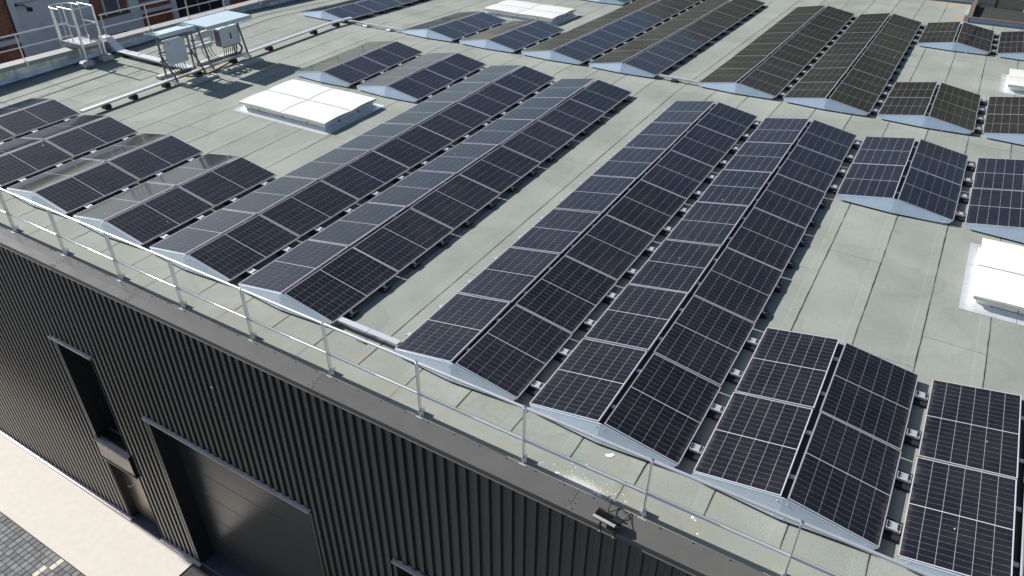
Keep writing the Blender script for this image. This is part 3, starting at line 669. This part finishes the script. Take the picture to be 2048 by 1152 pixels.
c = MB(); c.hexa([(X0 - .30, yb - .25, .657), (X0 - .25, yb - .25, .657), (X0 - 1.0, yb + .2, .657), (X0 - 1.05, yb + .2, .657), (X0 - .30, yb - .25, .70), (X0 - .25, yb - .25, .70), (X0 - 1.0, yb + .2, .70), (X0 - 1.05, yb + .2, .70)]); c.build('swing_gate', 'alu', t)

# ================================================================== inverter shelters
def shelter(name, label, xf, xb, ya, yb, zf, zb_, xv, xfoot, lean):
    t = thing(name, label, 'inverter shelter', ((xf + xb) / 2, (ya + yb) / 2, roofz(ya)), 'inverter shelters by the left parapet')
    c = MB(); c.hexa([(xf, ya, zf - .012), (xf, yb, zf - .012), (xb, yb, zb_ - .012), (xb, ya, zb_ - .012), (xf, ya, zf), (xf, yb, zf), (xb, yb, zb_), (xb, ya, zb_)])
    c.hexa([(xf, ya, zf - .11), (xf + .012, ya, zf - .11), (xf + .012, yb, zf - .11), (xf, yb, zf - .11), (xf, ya, zf - .0121), (xf + .012, ya, zf - .0121), (xf + .012, yb, zf - .0121), (xf, yb, zf - .0121)][:8])
    c.box(xb - .01, xf, ya - .008, ya, zf - .06, zf - .008); c.box(xb - .01, xf, yb, yb + .008, zf - .06, zf - .008)
    c.build('canopy', 'canopy', t)
    zr = roofz(ya)
    for y in (ya + .13, yb - .12):
        c = MB(); c.box(xv - .022, xv + .022, y - .022, y + .022, zr + .09, zf - .02); p = c.build('leg', 'strut', t)
        h_ = MB()
        for i in range(14): h_.box(xv - .0235, xv + .0235, y - .009, y + .009, zr + .2 + i * .09, zr + .24 + i * .09)
        link('leg_slots', h_.mesh('leg_slots', 'blackmetal'), p); 
        c = MB(); c.tube([(xv + lean, y + .02, zf - .06 if lean else zr + .75), (xfoot, y + .02, zr + .10)], .032, 4, square=True); c.build('brace', 'strut', t)
        c = MB(); c.box(xb + .02, xf - .03, y - .02, y + .02, zf - .05, zf - .015); c.build('canopy_rail', 'strut', t)
        c = MB(); c.box(xv - .1, xfoot + .12, y - .022, y + .022, zr + .06, zr + .10); c.box(xfoot - .05, xfoot + .07, y - .03, y + .06, zr + .06, zr + .14); c.build('base_rail', 'galv', t)
    for z_ in (1.18, .92, .68):
        c = MB(); c.box(xv - .06, xv - .024, ya + .08, yb - .06, z_ - .02, z_ + .02); c.build('cross_rail', 'strut', t)
    return t
tl = shelter('inverter_shelter', 'left inverter shelter with a tall blank grey cabinet under a sheet canopy', -8.75, -9.42, 6.44, 7.72, 1.53, 1.455, -9.06, -8.58, 0)
tr = shelter('inverter_shelter', 'right, larger inverter shelter with a grey inverter box marked by a dark vertical bar', -8.38, -9.50, 7.85, 9.60, 1.51, 1.50, -9.36, -8.74, .30)
c = MB(); c.box(-9.15, -8.90, 6.76, 7.36, .55, 1.24, bev=.006); cab = c.build('cabinet', 'cab', tl)
c = MB(); c.box(-8.898, -8.89, 6.775, 7.345, .565, 1.225, bev=.003); link('cabinet_door', c.mesh('cabinet_door', 'invert'), cab)
c = MB(); c.box(-8.89, -8.882, 6.79, 6.805, 1.15, 1.20); c.box(-8.89, -8.882, 7.325, 7.34, 1.17, 1.21); c.box(-8.89, -8.882, 7.325, 7.34, .58, .64); link('hinge', c.mesh('hinge', 'blackmetal'), cab)
c = MB(); c.box(-9.27, -9.00, 8.77, 9.53, .58, 1.16, bev=.02); inv = c.build('inverter', 'invert', tr)
c = MB(); c.box(-9.0, -8.996, 9.12, 9.18, .78, .97); link('indicator_bar', c.mesh('indicator_bar', 'blackmetal'), inv)
c = MB(); c.box(-9.0, -8.996, 8.83, 8.88, 1.06, 1.11); link('badge', c.mesh('badge', 'whitepaint'), inv)
c = MB(); c.box(-9.27, -9.06, 8.73, 8.77, .60, 1.10); c.box(-9.2, -9.08, 8.87, 9.45, .53, .582); link('heat_sink', c.mesh('heat_sink', 'strut'), inv)
c = MB(); c.box(-9.3, -9.2, 9.1, 9.2, 1.18, 1.26); c.build('antenna_box', 'blackmetal', tr)
for (y0, y1, z0, z1) in ((8.08, 8.25, .92, 1.14), (8.30, 8.50, .95, 1.16), (8.12, 8.55, .66, .78), (8.56, 8.66, .8, 1.14)):
    c = MB(); c.box(-9.33, -9.20, y0, y1, z0, z1, bev=.008); c.build('junction_box', random.choice(['cab', 'invert']), tr)
def cable(pts, r, par, m_='cable'):
    P = [Vector(p) for p in pts]; out = []
    for i in range(len(P) - 1):
        p0 = P[max(0, i - 1)]; p1 = P[i]; p2 = P[i + 1]; p3 = P[min(len(P) - 1, i + 2)]
        for k in range(6):
            u = k / 6; out.append(.5 * ((2 * p1) + (-p0 + p2) * u + (2 * p0 - 5 * p1 + 4 * p2 - p3) * u * u + (-p0 + 3 * p1 - 3 * p2 + p3) * u ** 3))
    out.append(P[-1]); c = MB(); c.tube(out, r, 6); return c.build('cable', m_, par, smooth=True)
for i in range(6):
    y = 6.82 + i * .085; cable([(-9.0, y, .56), (-8.98, y + .02, .35), (-8.95 + random.uniform(-.1, .1), y + .15, .24), (-8.9, y + .3, .22)], .014, tl)
for i in range(7):
    y = 8.88 + i * .085; cable([(-9.13, y, .55), (-9.1, y - .02, .42), (-9.0, y - .15, .30), (-8.86, y - .4, .25)], .014 if i < 6 else .026, tr)
cable([(-9.1, 9.46, .58), (-9.0, 9.5, .42), (-8.9, 9.3, .3), (-8.84, 9.0, .27)], .030, tr)
for i in range(4):
    y = 8.15 + i * .11; cable([(-9.25, y, .68), (-9.2, y, .5), (-9.1, y + .05, .35), (-8.9, y + .2, .25)], .012, tr)
cable([(-8.74, 7.0, .18), (-8.55, 7.3, .13), (-8.5, 7.7, .14), (-8.62, 8.3, .16), (-8.75, 8.9, .2)], .02, tr)
# concrete beams carrying the frames
for (x0, x1, y0, y1, lab) in ((-9.66, -9.44, 6.60, 7.95, 'pale concrete beam behind the left inverter shelter'), (-9.62, -9.40, 8.05, 9.72, 'pale concrete beam behind the right inverter shelter'),
                              (-8.40, -8.12, 6.62, 7.72, 'concrete beam in shade in front of the left inverter shelter'), (-8.38, -8.10, 8.02, 9.55, 'concrete beam in shade in front of the right inverter shelter')):
    c = MB(); z = roofz(y0); n = 4
    for i in range(n):
        a = y0 + (y1 - y0) * i / n; b = y0 + (y1 - y0) * (i + 1) / n; c.box(x0, x1, a + .003, b - .003, z + .004, z + .10 + random.uniform(0, .004), bev=.008)
    tag(c.build('concrete_beam', 'concrete'), lab, 'concrete beam', 'concrete beams under the inverter shelters')

# ================================================================== cable trays
def tray(label, a, b, width, h_, blocks, cover_joint=1.5, block='black'):
    a = Vector(a); b = Vector(b); d = (b - a); ln = d.length; d.normalize(); nrm = Vector((-d.y, d.x, 0)).normalized()
    t = thing('cable_tray', label, 'cable tray', (a + b) / 2)
    n = max(1, round(ln / cover_joint))
    for i in range(n):
        p = a + d * (ln * i / n + .004); q = a + d * (ln * (i + 1) / n - .004)
        P = [p - nrm * width / 2, q - nrm * width / 2, q + nrm * width / 2, p + nrm * width / 2]
        zf = lambda v, e: Vector((v.x, v.y, roofz(v.y) + h_ + e))
        c = MB(); c.hexa([zf(v, -.05) for v in P] + [zf(v, -.002) for v in P]); c.build('tray_base', 'galv', t)
        W = [v + (nrm * .004 if k > 1 else -nrm * .004) for k, v in enumerate(P)]
        c = MB(); c.hexa([zf(v, -.0015) for v in W] + [zf(v, .006 + random.uniform(0, .002)) for v in W]); c.build('cover', 'traywhite', t)
    bmh = MB(); bmh.box(-.085, .085, -.13, .13, .0, max(.03, h_ - .055), bev=.012); bmm = bmh.mesh('support_block', block)
    for s_ in blocks:
        p = a + d * s_; link('support_block', bmm, t, Matrix.Translation((p.x, p.y, roofz(p.y) + .004)) @ Matrix.Rotation(math.atan2(d.y, d.x) , 4, 'Z'))
    return t
tray('long silver cable tray on black blocks running from the front-left arrays past the inverters', (-8.79, 3.58, 0), (-8.79, 13.4, 0), .13, .17, (.74, 1.6, 2.72, 3.9, 5.3, 6.85, 9.0), 1.95)
tray('silver cable tray end section meeting the row beside the parapet', (-8.79, 13.405, 0), (-8.79, 14.60, 0), .13, .17, (.35,), 1.3)
tray('wide bright cable tray from the parapet chute to the inverters', (-12.62, 7.53, 0), (-9.15, 7.53, 0), .26, .17, (.25, 1.75, 3.0), 1.2)
tray('low cable tray between the parapet row and the far short rows', (-8.72, 14.36, 0), (-6.15, 14.36, 0), .09, .12, (.9, 2.0), 1.3, 'traywhite')
tray('low silver cable tray crossing the front end of the walkway', (3.66, .14, 0), (4.93, .14, 0), .10, .13, (), .62)
tray('low silver cable tray crossing the far block end of the walkway', (3.68, 14.40, 0), (4.95, 14.40, 0), .10, .12, (.5,), .65)
c = MB(); c.box(4.15, 4.33, -.05, .05, roofz(0) + .004, roofz(0) + .045, bev=.004); tag(c.build('tray_foot', 'galv'), 'small metal foot under the tray at the front of the walkway', 'metal foot')
t = thing('cable_chute', 'blue-glinting sheet metal cable chute sloping down the left parapet', 'cable chute', (-13.1, 7.6, 0))
c = MB(); c.hexa([(-13.22, 7.46, .50), (-12.66, 7.43, .16), (-12.66, 7.70, .16), (-13.22, 7.73, .50), (-13.22, 7.46, .58), (-12.60, 7.43, .20), (-12.60, 7.70, .20), (-13.22, 7.73, .58)]); c.build('ramp_cover', 'traywhite', t)
c = MB(); c.box(-13.58, -13.22, 7.46, 7.73, .515, .585, bev=.006); c.build('top_cover', 'traywhite', t)

# ================================================================== skylights
def skylight(label, x0, x1, y0, y1, h_=.235):
    xm, ym = (x0 + x1) / 2, (y0 + y1) / 2; zl = lambda y, e: roofz(y) + e
    t = thing('skylight', label, 'skylight', (xm, ym, roofz(ym)), 'white roof skylights')
    f = .14; c = MB()
    def pan(x0, x1, y0, y1): c.hexa([(x0, y0, zl(y0, .001)), (x1, y0, zl(y0, .001)), (x1, y1, zl(y1, .001)), (x0, y1, zl(y1, .001)), (x0, y0, zl(y0, .008)), (x1, y0, zl(y0, .008)), (x1, y1, zl(y1, .008)), (x0, y1, zl(y1, .008))])
    n = 4
    for i in range(n):
        a = x0 - f + (x1 - x0 + 2 * f) * i / n; b = x0 - f + (x1 - x0 + 2 * f) * (i + 1) / n
        pan(a + .004, b - .004, y0 - f, y0 + .02); pan(a + .004, b - .004, y1 - .02, y1 + f)
    for i in range(3):
        a = y0 + .02 + (y1 - y0 - .04) * i / 3; b = y0 + .02 + (y1 - y0 - .04) * (i + 1) / 3
        pan(x0 - f, x0 + .02, a + .004, b - .004); pan(x1 - .02, x1 + f, a + .004, b - .004)
    c.build('flashing', 'flash', t)
    i_ = .09; c = MB()
    c.hexa([(x0 + .0, y0 + .0, zl(y0, .006)), (x1, y0, zl(y0, .006)), (x1, y1, zl(y1, .006)), (x0, y1, zl(y1, .006)), (x0 + i_, y0 + i_, zl(y0, .07)), (x1 - i_, y0 + i_, zl(y0, .07)), (x1 - i_, y1 - i_, zl(y1, .07)), (x0 + i_, y1 - i_, zl(y1, .07))])
    c.hexa([(x0 + i_, y0 + i_, zl(y0, .071)), (x1 - i_, y0 + i_, zl(y0, .071)), (x1 - i_, y1 - i_, zl(y1, .071)), (x0 + i_, y1 - i_, zl(y1, .071)), (x0 + .05, y0 + .05, zl(y0, h_ - .07)), (x1 - .05, y0 + .05, zl(y0, h_ - .07)), (x1 - .05, y1 - .05, zl(y1, h_ - .07)), (x0 + .05, y1 - .05, zl(y1, h_ - .07))])
    cu_ = c.build('curb', 'curb', t)
    # pleats and dark straps on the upstand
    pl = MB()
    k = int((y1 - y0 - .3) / .06)
    for q in range(k):
        y = y0 + .15 + (y1 - y0 - .3) * q / k; pl.box(x1 - i_ - .004, x1 - .055, y, y + .012, zl(y, .075), zl(y, h_ - .08)); pl.box(x0 + .055, x0 + i_ + .004, y, y + .012, zl(y, .075), zl(y, h_ - .08))
    link('pleats', stuffmesh(pl.mesh('pleats', 'curb')), cu_)
    for q in (.27, .63):
        y = y0 + (y1 - y0) * q; s_ = MB(); s_.box(x1 - .06, x1 - .04, y, y + .03, zl(y, .08), zl(y, h_ - .06)); s_.build('strap', 'blackmetal', t)
    for q in (.22, .5, .78):
        xq = x0 + (x1 - x0) * q; s_ = MB(); s_.box(xq, xq + .012, y0 + .045, y0 + .058, zl(y0, .08), zl(y0, h_ - .07)); s_.build('strap', 'blackmetal', t)
    s_ = MB(); s_.box(x0 + .3, x1 - .3, y0 + .085, y0 + .088, zl(y0, .066), zl(y0, .076)); s_.build('drip_line', 'blackmetal', t)
    # cover: four slightly domed panels, a rim and the two joints
    g_ = .012
    for (xa, xb) in ((x0, xm), (xm, x1)):
        for (y_a, y_b) in ((y0, ym), (ym, y1)):
            c = MB(); nn = 6
            def hgt(u, v): return .020 * (1 - (2 * (u - .0) / 1 - 1) ** 2 * .9) * 1 + .030 * math.sin(math.pi * v) ** 1.0
            P = {}
            for a in range(nn + 1):
                for b in range(nn + 1):
                    u, v = a / nn, b / nn; xx = xa + g_ + (xb - xa - 2 * g_) * u; yy = y_a + g_ + (y_b - y_a - 2 * g_) * v
                    P[a, b] = len(c.v); c.v.append((xx, yy, zl(yy, h_ + .012 * math.sin(math.pi * u) + .022 * math.sin(math.pi * v))))
            for a in range(nn):
                for b in range(nn): c.f.append((P[a, b], P[a + 1, b], P[a + 1, b + 1], P[a, b + 1])); c.mi.append(0)
            c.build('dome_panel', 'dome', t, smooth=True)
    c = MB(); c.hexa([(x0 + .02, y0 + .02, zl(y0, h_ - .07)), (x1 - .02, y0 + .02, zl(y0, h_ - .07)), (x1 - .02, y1 - .02, zl(y1, h_ - .07)), (x0 + .02, y1 - .02, zl(y1, h_ - .07)), (x0, y0, zl(y0, h_ - .004)), (x1, y0, zl(y0, h_ - .004)), (x1, y1, zl(y1, h_ - .004)), (x0, y1, zl(y1, h_ - .004))])
    rim = c.build('rim', 'domeside', t)
    c = MB(); c.hexa([(x0, ym - .007, zl(ym, h_ - .0035)), (x1, ym - .007, zl(ym, h_ - .0035)), (x1, ym + .007, zl(ym, h_ - .0035)), (x0, ym + .007, zl(ym, h_ - .0035)), (x0, ym - .007, zl(ym, h_ + .002)), (x1, ym - .007, zl(ym, h_ + .002)), (x1, ym + .007, zl(ym, h_ + .002)), (x0, ym + .007, zl(ym, h_ + .002))])
    link('joint', c.mesh('joint', 'strut'), rim)
def stuffmesh(me): return me
skylight('large white four-panel skylight in front of two short solar rows, left of centre', -5.42, -2.22, 6.12, 8.22)
skylight('white four-panel skylight at the top, behind two short far solar rows', -5.40, -2.27, 18.55, 20.55)
skylight('white skylight cut off by the right frame edge, on the bare felt at right', 12.72, 15.9, 6.05, 8.28)
skylight('white skylight cut off by the right frame edge near the top right', 12.80, 15.9, 18.98, 20.95)

# ================================================================== floodlight clipped to the coping
t = thing('floodlight', 'small black finned floodlight bracketed on the dark coping beside a guardrail post', 'floodlight', (9.27, -1.2, -.14))
tm = Matrix.Translation((9.27, -1.235, -.045)) @ Matrix.Rotation(R(-14), 4, 'X') @ Matrix.Rotation(R(4), 4, 'Y')
def xf(b): b.v = [tuple(tm @ Vector(v)) for v in b.v]; return b
xf(MB().box(-.17, .17, -.085, .085, -.022, .012, bev=.005)).build('housing', 'blackmetal', t)
c = MB()
for i in range(17): c.box(-.162 + i * .0185, -.155 + i * .0185, -.045, .083, .012, .045)
stuff(xf(c).build('heat_fins', 'blackmetal', t))
xf(MB().box(-.172, .13, -.105, -.052, .006, .020, bev=.003)).build('front_frame', 'cladflash', t)
xf(MB().box(.06, .168, -.03, .08, .012, .05, bev=.006)).build('driver_box', 'blackmetal', t)
for sx in (-.06, .13):
    c = MB(); c.box(9.27 + sx - .012, 9.27 + sx + .012, -1.335, -1.31, -.25, -.06); 
    c.build('bracket', 'blackmetal', t)
    c = MB(); c.tube([(9.27 + sx, -1.345, -.20), (9.27 + sx, -1.335, -.20)], .012, 8); c.build('bolt', 'alu', t)
for px in (9.20, 9.40):
    c = MB(); c.tube([(px, -1.10, -.135), (px, -1.10, -.10)], .014, 8); c.build('bolt', 'alu', t)
cable([(9.22, -1.13, -.05), (9.21, -1.02, .03), (9.16, -.95, .02), (9.12, -.90, -.10)], .007, t)
cable([(9.22, -1.13, -.06), (9.27, -1.0, -.13), (9.30, -.93, -.138)], .006, t)
cable([(9.44, -1.16, -.05), (9.45, -1.05, -.10), (9.46, -.93, -.138)], .006, t)
# pale lumps and droppings on the felt
c = MB()
def blob(x, y, r, thick=.006):
    n = 9; z = roofz(y) + .0045; base = len(c.v); c.v.append((x, y, z + thick)); ph = random.uniform(0, 6)
    for i in range(n):
        a = i / n * 6.283; q = r * random.uniform(.5, 1.15); c.v.append((x + q * math.cos(a), y + q * .8 * math.sin(a), z))
    for i in range(n): c.f.append((base, base + 1 + i, base + 1 + (i + 1) % n)); c.mi.append(0)
for x, y, r in ((8.81, -.20, .062), (8.84, -.17, .04), (8.35, -.83, .035), (8.93, -.86, .045), (8.99, -.875, .04), (9.14, -.85, .04), (9.2, -.86, .03), (10.15, -.60, .035), (10.19, -.62, .022), (8.45, -.57, .02), (8.52, -.62, .018), (9.32, -.80, .014), (10.28, -.80, .02), (10.6, -.86, .012), (8.62, -.5, .015), (11.2, -.82, .010), (11.0, -.84, .008)): blob(x, y, r)
for _ in range(70): blob(random.gauss(8.75, .28), -.86 + abs(random.gauss(0, .12)), random.uniform(.004, .013), .003)
o = stuff(c.build('bird_droppings', 'whitepaint')); tag(o, 'white bird droppings splashed on the felt beside the coping', 'droppings')

# ================================================================== brick building across the alley
bk = thing('brick_building', 'brick and white rendered building across the alley beyond the left parapet', 'building', (-19.5, 12, ZG))
XB = -19.0
c = MB(); c.box(XB - 8, XB - .12, 3.5, 34, ZG, 1.32); c.build('wall', 'brick', bk)
def wb(y0, y1, z0, z1, m_, nm, off=0.0): c = MB(); c.box(XB - .2, XB + off, y0, y1, z0, z1); return c.build(nm, m_, bk)
wb(7.60, 10.68, ZG, .86, 'render_w', 'render_panel', -.03); wb(7.60, 10.68, .885, 1.318, 'render_w', 'render_panel', -.02)
wb(7.60, 7.84, ZG, 1.318, 'render_w', 'pilaster', .03)
wb(10.68, 12.30, ZG, -.30, 'render_w', 'render_panel', -.03); wb(10.68, 12.3, -.30, -.22, 'rusty', 'ledge', .01)
wb(12.30, 12.76, ZG, 1.318, 'render_w', 'pilaster', .04)
wb(12.76, 14.32, -.47, -.33, 'render_w', 'band', .0); wb(14.32, 14.54, ZG, 1.318, 'render_w', 'pilaster', .04); wb(12.76, 14.32, -.12, -.04, 'render_w', 'band', .0)
wb(3.5, 7.60, -.44, -.27, 'render_w', 'band', .0)
wb(14.54, 17.05, -3.0, 1.25, 'darkin', 'dark_opening', -.11); wb(17.05, 17.4, ZG, 1.318, 'render_w', 'pilaster', .04); wb(17.4, 21, -.6, -.48, 'render_w', 'band', .0)
wb(14.6, 17.0, -1.05, -.98, 'trimgrey', 'window_rail', -.05)
for y in (15.1, 15.7, 16.3): wb(y, y + .05, -3, .6, 'trimgrey', 'window_mullion', -.06)
wb(11.0, 12.0, -1.06, -.96, 'darkin', 'vent_slot', -.02)
wn_ = wb(11.20, 11.90, -.26, 1.1, 'darkin', 'louvre_window', -.10)
c = MB(); c.box(XB - .14, XB + .0, 11.20, 11.25, -.26, 1.1); c.box(XB - .14, XB + .0, 11.85, 11.90, -.26, 1.1); link('frame', c.mesh('frame', 'whitepaint'), wn_)
sm = MB(); sm.hexa([(-.03, -.295, -.004), (.03, -.295, -.03), (.03, .295, -.03), (-.03, .295, -.004), (-.03, -.295, .004), (.03, -.295, -.022), (.03, .295, -.022), (-.03, .295, .004)]); slat = sm.mesh('slat', 'trimgrey')
for i in range(20): link('slat', slat, wn_, Matrix.Translation((XB - .05, 11.55, -.22 + i * .066)))
c = MB(); c.box(XB - 8.1, XB + .06, 3.4, 34.1, 1.32, 1.44); c.build('roof_edge', 'trimgrey', bk)
c = MB(); c.tube([(XB - .02, 7.86, .84), (XB + .25, 8.0, .86), (XB + .5, 8.05, .78)], .02, 6); c.box(XB + .42, XB + .60, 7.98, 8.14, .66, .80, bev=.02); c.box(XB - .02, XB + .03, 7.82, 7.90, .80, .90); c.build('wall_lamp', 'blackmetal', bk)

# ================================================================== unseen slope added beyond the far edge to tint reflections in the far panels
h_ = MB(); nx, ny = 90, 14; P = {}
for a in range(nx + 1):
    for b in range(ny + 1):
        x = -500 + 1000 * a / nx; t_ = b / ny; y = 52 + 260 * t_ ** 1.4 + max(0, -x - 20) * .5
        k_ = 1 if x > -38 else max(.16, 1 - (-38 - x) / 40)
        z = ZG + k_ * (60 * (1 - (1 - min(1, (y - 52 - max(0, -x - 20) * .5) / 120)) ** 1.6)) * (1 + .10 * math.sin(x * .05) + .06 * math.sin(x * .13 + y * .04)) + 1.5 * math.sin(x * .4 + y) * (b > 0)
        P[a, b] = len(h_.v); h_.v.append((x, y, max(ZG - .5, z)))
for a in range(nx):
    for b in range(ny): h_.f.append((P[a, b], P[a + 1, b], P[a + 1, b + 1], P[a, b + 1])); h_.mi.append(0)
struct(h_.build('reflection_hill', 'reflection_field', smooth=True))
